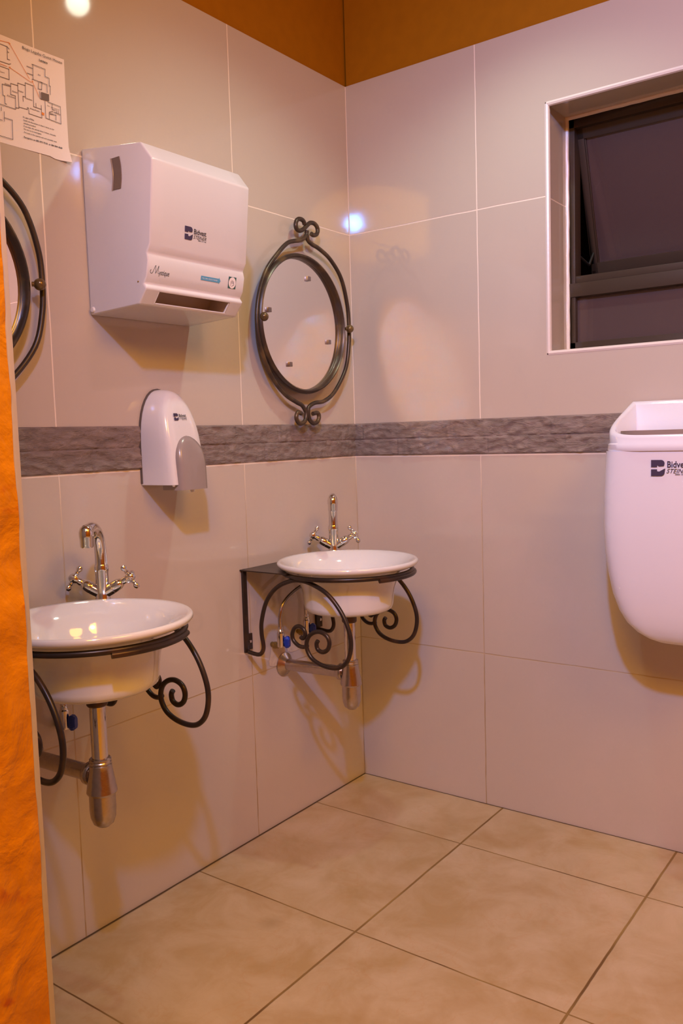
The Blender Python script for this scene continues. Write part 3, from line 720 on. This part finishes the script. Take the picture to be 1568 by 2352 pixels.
# ------------------------------------------------------------------ basins, brackets, taps, traps, valves
CX, CYB = 0.240, -0.393
def bowl():
    t = thing('wash_basin', 'round white wash basin in the corner below the mirror', 'basin', (CX, CYB, 0.648), 'white wash basins along the left wall')
    bm = bmesh.new()
    prof = [(0.0, 0.6485), (0.095, 0.6485), (0.112, 0.6505), (0.1205, 0.657), (0.1225, 0.668), (0.1240, 0.690), (0.1275, 0.712), (0.1345, 0.733), (0.1460, 0.750), (0.160, 0.7615), (0.176, 0.7685), (0.188, 0.7735), (0.1925, 0.7795), (0.1920, 0.7855), (0.1870, 0.7885), (0.1800, 0.7865), (0.168, 0.7790), (0.152, 0.7650), (0.139, 0.7480), (0.128, 0.7250), (0.119, 0.7000), (0.104, 0.6820), (0.080, 0.6730), (0.040, 0.6690), (0.024, 0.6685)]
    lathe(bm, prof, (CX, CYB, 0), seg=96)
    obj('bowl', bm, M_ceramic, t, ang=70)
    bm = bmesh.new(); lathe(bm, [(0.0, 0.667), (0.012, 0.667), (0.020, 0.6715), (0.026, 0.6705), (0.027, 0.669), (0.024, 0.660), (0.0, 0.660)], (CX, CYB, 0), seg=28)
    obj('waste_outlet', bm, M_chrome, t)
    return t
def bracket(CYB, YL, YR, label):
    t = thing('basin_bracket', label, 'bracket', (0.0, CYB, 0.535), 'scrolled iron brackets under the basins')
    bm = bmesh.new()   # top plate cut round the bowl
    ys = [YL - 0.012 + (YR + 0.022 - YL) * i / 30 for i in range(31)]; R_ = 0.1765
    def xe(y):
        d = abs(y - CYB); return CX - math.sqrt(max(R_ * R_ - d * d, 0)) if d < 0.155 else 0.165
    lo = [[bm.verts.new((x, y, z)) for (x, z) in ((0.001, 0.7635), (xe(y), 0.7635), (xe(y), 0.7665), (0.001, 0.7665))] for y in ys]
    for A, B in zip(lo, lo[1:]):
        for k in range(4): bm.faces.new((A[k], A[(k + 1) % 4], B[(k + 1) % 4], B[k]))
    bm.faces.new(lo[0]); bm.faces.new(lo[-1][::-1])
    obj('top_plate', bm, M_iron, t)
    bm = bmesh.new()
    tube(bm, [(CX + 0.1755 * math.cos(2 * PI * k / 80), CYB + 0.1755 * math.sin(2 * PI * k / 80), 0.7585) for k in range(80)], 0.0062, 12, closed=True)
    obj('support_ring', bm, M_iron, t, ang=60)
    bm = bmesh.new()
    tube(bm, [(CX + 0.181 * math.cos(math.radians(a)), CYB + 0.181 * math.sin(math.radians(a)), 0.7520) for a in range(-28, 40, 4)], 0.0062, 12)
    obj('ring_lap', bm, M_iron, t, ang=60)
    main = [(0.012, 0.537), (0.045, 0.534), (0.060, 0.541), (0.067, 0.559), (0.062, 0.592), (0.064, 0.630), (0.084, 0.685), (0.120, 0.724), (0.165, 0.745), (0.200, 0.750), (0.240, 0.744), (0.290, 0.722), (0.330, 0.682), (0.354, 0.636), (0.360, 0.598), (0.350, 0.560), (0.328, 0.538), (0.300, 0.531), (0.262, 0.535), (0.232, 0.549), (0.217, 0.574), (0.222, 0.600), (0.240, 0.616), (0.263, 0.621), (0.284, 0.613), (0.292, 0.596), (0.286, 0.578), (0.270, 0.569), (0.254, 0.574), (0.250, 0.588), (0.255, 0.597)]
    small = [(0.219, 0.580), (0.205, 0.574), (0.188, 0.576), (0.172, 0.588), (0.168, 0.604), (0.177, 0.622), (0.193, 0.628), (0.208, 0.621), (0.212, 0.608), (0.204, 0.597), (0.196, 0.600)]
    for y in (YL, YR):
        bm = bmesh.new(); box(bm, 0.001, 0.009, y - 0.007, y + 0.007, 0.535, 0.7665)
        obj('wall_bar', bm, M_iron, t, bevel=0.001)
        bm = bmesh.new(); box(bm, 0.001, 0.006, y + 0.006, y + 0.024, 0.540, 0.585)
        fx = obj('fixing_tab', bm, M_iron, t, bevel=0.001)
        bm = bmesh.new(); lathe(bm, [(0.0, 0.003), (0.004, 0.002), (0.005, 0.0)], (0.006, y + 0.015, 0.563), axis=(1, 0, 0), seg=14); obj('screw', bm, M_chrome, fx)
        bm = bmesh.new(); tube(bm, catmull([(x, y, z) for x, z in main], 6), 0.0058, 12)
        sc_ = obj('scroll_arm', bm, M_iron, t, ang=60)
        bm = bmesh.new(); tube(bm, catmull([(x, y + 0.002, z) for x, z in small], 6), 0.0055, 12); obj('small_scroll', bm, M_iron, t, ang=60)
    return t
TX, TY = 0.083, -0.243
PH = math.radians(-53)
FD = Vector((math.cos(PH), math.sin(PH), 0)); SDV = Vector((-math.sin(PH), math.cos(PH), 0))
def tap():
    t = thing('basin_tap', 'chrome gooseneck mixer tap with cross handles behind the corner basin', 'tap', (TX, TY, 0.7665), 'chrome mixer taps')
    o = Vector((TX, TY, 0))
    bm = bmesh.new(); lathe(bm, [(0.0, 0.7667), (0.020, 0.7667), (0.0205, 0.774), (0.018, 0.780), (0.0155, 0.788), (0.0145, 0.80), (0.0140, 0.842), (0.0152, 0.846), (0.0152, 0.856), (0.0135, 0.860), (0.0, 0.860)], o, seg=28)
    obj('body', bm, M_chrome, t, ang=45)
    bm = bmesh.new(); sp = [(0, 0.852), (0.000, 0.875), (0.003, 0.897), (0.013, 0.920), (0.032, 0.938), (0.058, 0.9460), (0.084, 0.9435), (0.098, 0.934), (0.100, 0.926)]
    tube(bm, catmull([o + FD * a + Z * b_ for a, b_ in sp], 7), 0.0100, 18, rfn=lambda q: 0.0130 - 0.0012 * q)
    obj('spout', bm, M_chrome, t, ang=60)
    bm = bmesh.new(); lathe(bm, [(r_, h_ - 0.007) for r_, h_ in [(0.0, 0.9165), (0.0125, 0.9165), (0.0135, 0.919), (0.0140, 0.936), (0.0150, 0.938), (0.0150, 0.948), (0.0120, 0.957), (0.006, 0.963), (0.0, 0.9640)]], o + FD * 0.100, seg=26)
    obj('aerator', bm, M_chrome, t, ang=45)
    for s in (-1, 1):
        ax = (SDV * s * math.cos(math.radians(31)) + Z * math.sin(math.radians(31))).normalized()
        b0 = o + Z * 0.794
        bm = bmesh.new(); lathe(bm, [(0.0, 0.004), (0.0120, 0.004), (0.0130, 0.026), (0.0124, 0.0265), (0.0130, 0.028), (0.0125, 0.042), (0.0095, 0.049), (0.0075, 0.051), (0.0085, 0.055), (0.0070, 0.064), (0.0, 0.064)], b0, axis=ax, seg=24)
        arm = obj('valve_arm', bm, M_chrome, t, ang=45)
        hb = b0 + ax * 0.071; up_ = (Z - ax * ax.z).normalized(); sd_ = ax.cross(up_)
        bm = bmesh.new(); lathe(bm, [(0.0, -0.010), (0.007, -0.010), (0.0100, -0.004), (0.0108, 0.003), (0.0085, 0.008), (0.004, 0.011), (0.0, 0.0115)], hb, axis=ax, seg=20)
        for q in range(4):
            a = math.radians(10 + 90 * q); d = up_ * math.cos(a) + sd_ * math.sin(a)
            lathe(bm, [(0.0, 0.004), (0.0044, 0.006), (0.0040, 0.011), (0.0055, 0.0135), (0.0038, 0.016), (0.0044, 0.018), (0.0068, 0.0215), (0.0068, 0.0255), (0.0046, 0.0295), (0.0, 0.0305)], hb, axis=d, seg=14)
        obj('cross_handle', bm, M_chrome, arm, ang=45)
    return t
def trap():
    t = thing('bottle_trap', 'chrome bottle trap with outlet pipe below the corner basin', 'pipe', (CX, CYB, 0.37), 'chrome bottle traps')
    o = (CX, CYB, 0)
    bm = bmesh.new(); lathe(bm, [(0.0, 0.6484), (0.0205, 0.6484), (0.0205, 0.640), (0.0195, 0.639), (0.0205, 0.637), (0.0195, 0.635), (0.0205, 0.633), (0.0195, 0.631), (0.0205, 0.629), (0.0205, 0.616), (0.0185, 0.613), (0.0, 0.613)], o, seg=28)
    obj('collar_nut', bm, simple('dark_brown_collar', (0.10, 0.07, 0.05), 0.4, metal=0.5), t, ang=30)
    bm = bmesh.new(); lathe(bm, [(0.0, 0.615), (0.0158, 0.615), (0.0158, 0.495), (0.0, 0.495)], o, seg=28); obj('tailpiece', bm, M_chrome, t)
    bm = bmesh.new(); lathe(bm, [(0.0, 0.509), (0.019, 0.509), (0.0215, 0.507), (0.0215, 0.504), (0.020, 0.503), (0.0215, 0.501), (0.0215, 0.498), (0.020, 0.497), (0.022, 0.495), (0.022, 0.490), (0.0225, 0.486), (0.0290, 0.447), (0.0300, 0.441), (0.0280, 0.437), (0.0, 0.437)], o, seg=32)
    obj('trap_body', bm, M_dullchrome, t, ang=35)
    bm = bmesh.new(); lathe(bm, [(0.0, 0.440), (0.0255, 0.440), (0.0258, 0.405), (0.0245, 0.390), (0.0200, 0.3775), (0.012, 0.3705), (0.0, 0.3685)], o, seg=32)
    obj('trap_cup', bm, M_dullchrome, t, ang=35)
    zo = 0.470
    bm = bmesh.new(); tube(bm, [(CX - 0.02, CYB, zo), (0.004, CYB, zo - 0.006)], 0.0165, 20); obj('outlet_pipe', bm, M_dullchrome, t)
    bm = bmesh.new(); lathe(bm, [(0.0, 0.0), (0.021, 0.0), (0.0235, 0.004), (0.0235, 0.014), (0.020, 0.019), (0.0, 0.019)], (CX - 0.022, CYB, zo), axis=(-1, 0, 0), seg=28); obj('outlet_nut', bm, M_dullchrome, t, ang=35)
    bm = bmesh.new(); lathe(bm, [(0.0, 0.016), (0.017, 0.016), (0.024, 0.010), (0.034, 0.003), (0.035, 0.0)], (0.0008, CYB, zo - 0.006), axis=(1, 0, 0), seg=32); obj('wall_flange', bm, M_dullchrome, t, ang=35)
    return t
def angle_valve(yv, zv, name_label, hose_pts):
    t = thing('angle_valve', name_label, 'valve', (0.001, yv, zv - 0.03), 'chrome angle valves with blue handles')
    bm = bmesh.new(); tube(bm, [(0.002, yv + 0.012, zv - 0.022), (0.030, yv + 0.003, zv - 0.022), (0.045, yv, zv - 0.014)], 0.0075, 12)
    lathe(bm, [(0.010, 0.0), (0.010, 0.012), (0.0, 0.012)], (0.012, yv + 0.008, zv - 0.022), axis=(1, 0, 0), seg=6)
    obj('wall_elbow', bm, M_brass, t)
    bm = bmesh.new(); lathe(bm, [(0.0, -0.022), (0.0095, -0.022), (0.0105, -0.018), (0.0105, 0.018), (0.008, 0.021), (0.0085, 0.024), (0.0065, 0.028), (0.008, 0.031), (0.0065, 0.036), (0.0, 0.036)], (0.045, yv, zv), seg=18)
    vb = obj('valve_body', bm, M_chrome, t, ang=35)
    bm = bmesh.new(); lathe(bm, [(0.0, 0.006), (0.005, 0.006), (0.005, 0.012), (0.0, 0.012)], (0.045, yv, zv - 0.008), axis=(0.85, 0.4, 0.0), seg=12)
    fwd_ = Vector((0.85, 0.4, 0)).normalized(); sid = Vector((-0.4, 0.85, 0)).normalized(); hc = Vector((0.045, yv, zv - 0.008))
    ring_ = []
    for dd, hw, hh in ((0.011, 0.0065, 0.0130), (0.016, 0.0085, 0.0165), (0.022, 0.0085, 0.0160), (0.027, 0.0065, 0.0120)):
        ring_.append([bm.verts.new(hc + fwd_ * dd + sid * (hw * a_) + Z * (hh * b_)) for a_, b_ in ((-1, -0.6), (-0.6, -1), (0.6, -1), (1, -0.6), (1, 0.6), (0.6, 1), (-0.6, 1), (-1, 0.6))])
    for A, B in zip(ring_, ring_[1:]):
        for k in range(8): bm.faces.new((A[k], A[(k + 1) % 8], B[(k + 1) % 8], B[k]))
    bm.faces.new(ring_[0][::-1]); bm.faces.new(ring_[-1])
    obj('blue_handle', bm, M_blue, vb, ang=20)['label'] = 'blue plastic handle'
    bm = bmesh.new(); tube(bm, catmull(hose_pts, 8), 0.0058, 12); 
    obj('supply_hose', bm, M_dullchrome, t, ang=60)
    return t
b1 = bowl(); br1 = bracket(CYB, -0.554, -0.235, 'black scrolled iron bracket carrying the corner basin'); bracket(CYB - 0.844, -1.403, -1.055, 'black scrolled iron bracket carrying the left basin'); tp1 = tap(); tr1 = trap()
v1 = angle_valve(-0.456, 0.556, 'chrome valve with blue handle below the corner basin, farther from the corner', [(0.045, -0.456, 0.590), (0.046, -0.456, 0.625), (0.050, -0.440, 0.660), (0.060, -0.395, 0.690), (0.072, -0.320, 0.712), (0.080, -0.262, 0.735), (TX, TY - 0.006, 0.765)])
v2 = angle_valve(-0.338, 0.570, 'chrome valve with blue handle below the corner basin, nearer the corner', [(0.045, -0.338, 0.604), (0.050, -0.344, 0.64), (0.055, -0.335, 0.675), (0.068, -0.290, 0.71), (TX, TY + 0.006, 0.765)])
D = (0.0, -0.844, 0.0)
copy_thing(b1, D, 'round white wash basin on the left, partly behind the orange wall edge')
copy_thing(tp1, D, 'chrome gooseneck mixer tap with cross handles behind the left basin')
copy_thing(tr1, D, 'chrome bottle trap with outlet pipe below the left basin')
copy_thing(v2, (0, -0.838, -0.035), 'chrome valve with blue handle just visible under the left basin')
# mortar patches in the wall round the supply holes
bm = bmesh.new()
for (yc, zc, r) in ((-0.425, 0.500, 0.034), (-0.345, 0.520, 0.030)):
    c = [bm.verts.new((0.0012, yc + r * (1 + 0.25 * math.sin(3 * a + yc * 9)) * math.cos(a), zc + r * 1.2 * (1 + 0.2 * math.cos(2 * a)) * math.sin(a))) for a in [2 * PI * k / 20 for k in range(20)]]
    bm.faces.new(c)
struct(obj('trim_6', bm, M_cement))

# ------------------------------------------------------------------ waste bin on the back wall
binr = thing('waste_bin', 'large white plastic waste bin with open sloping top, mounted below the window', 'bin', (1.065, -0.001, 0.60))
BXC = 1.058
def section(z, w, f, n=36, yb=-0.004, e=8.0):
    """rounded section: flat at the wall, full at the front"""
    pts = []
    for k in range(n + 1):
        a = PI * k / n
        c, s = math.cos(a), math.sin(a)
        x = w * (abs(c) ** (2 / e)) * (1 if c > 0 else -1); y = (abs(s) ** (2 / e))
        pts.append((BXC + x, yb - y * f, z))
    return pts
def loft(bm, secs, close_top=False, close_bot=False):
    L_ = [[bm.verts.new(p) for p in s] for s in secs]
    for A, B in zip(L_, L_[1:]):
        n = len(A)
        for k in range(n): bm.faces.new((A[k], A[(k + 1) % n], B[(k + 1) % n], B[k]))
    if close_bot: bm.faces.new(L_[0][::-1])
    if close_top: bm.faces.new(L_[-1])
bm = bmesh.new()
lv_ = [(z_, w_ + 0.005, f_) for z_, w_, f_ in [(0.604, 0.030, 0.19), (0.607, 0.055, 0.196), (0.614, 0.078, 0.203), (0.628, 0.103, 0.212), (0.650, 0.126, 0.220), (0.680, 0.143, 0.227), (0.720, 0.157, 0.233), (0.770, 0.167, 0.238), (0.830, 0.1745, 0.242), (0.890, 0.177, 0.245), (0.960, 0.1755, 0.246), (1.020, 0.1725, 0.246), (1.066, 0.1695, 0.246)]]
loft(bm, [section(z, w, f) for z, w, f in lv_], close_bot=True, close_top=True)
obj('body', bm, M_bin, binr, ang=50)
# rim: top edge climbs from the front to the wall
def rim_loop(w, f, ztop_off, flat=None, yb=-0.004):
    pts = section(0, w + 0.004, f, yb=yb, e=5.5); out = []
    for (x, y, _) in pts:
        t = 1 - min(1, max(0, (-y) / 0.25)); out.append((x, y, (1.101 + 0.088 * t + ztop_off) if flat is None else flat))
    return out
bm = bmesh.new()
loft(bm, [rim_loop(0.172, 0.249, 0, 1.0655), rim_loop(0.1735, 0.2505, 0, 1.068), rim_loop(0.1735, 0.2505, 0, 1.082), rim_loop(0.170, 0.2475, 0, 1.085), rim_loop(0.170, 0.2475, -0.006), rim_loop(0.167, 0.2445, -0.0015), rim_loop(0.164, 0.241, 0.0), rim_loop(0.157, 0.234, 0.0, yb=-0.012), rim_loop(0.153, 0.229, -0.005, yb=-0.017), rim_loop(0.148, 0.221, 0, 1.070, yb=-0.024), rim_loop(0.172, 0.249, 0, 1.0655)])
obj('hood', bm, M_bin, binr, ang=50)
bm = bmesh.new()
loft(bm, [rim_loop(0.145, 0.200, 0, 1.068, yb=-0.030), rim_loop(0.145, 0.200, 0, 1.113, yb=-0.030), rim_loop(0.141, 0.195, 0, 1.113, yb=-0.034), rim_loop(0.141, 0.195, 0, 1.068, yb=-0.034)])
obj('inner_liner', bm, M_inner, binr, ang=50)
logo(binr, Vector((1.066 - 0.058, -0.2505 - 0.0008, 1.008)), X, Z, 0.086, M_navy, M_navy)
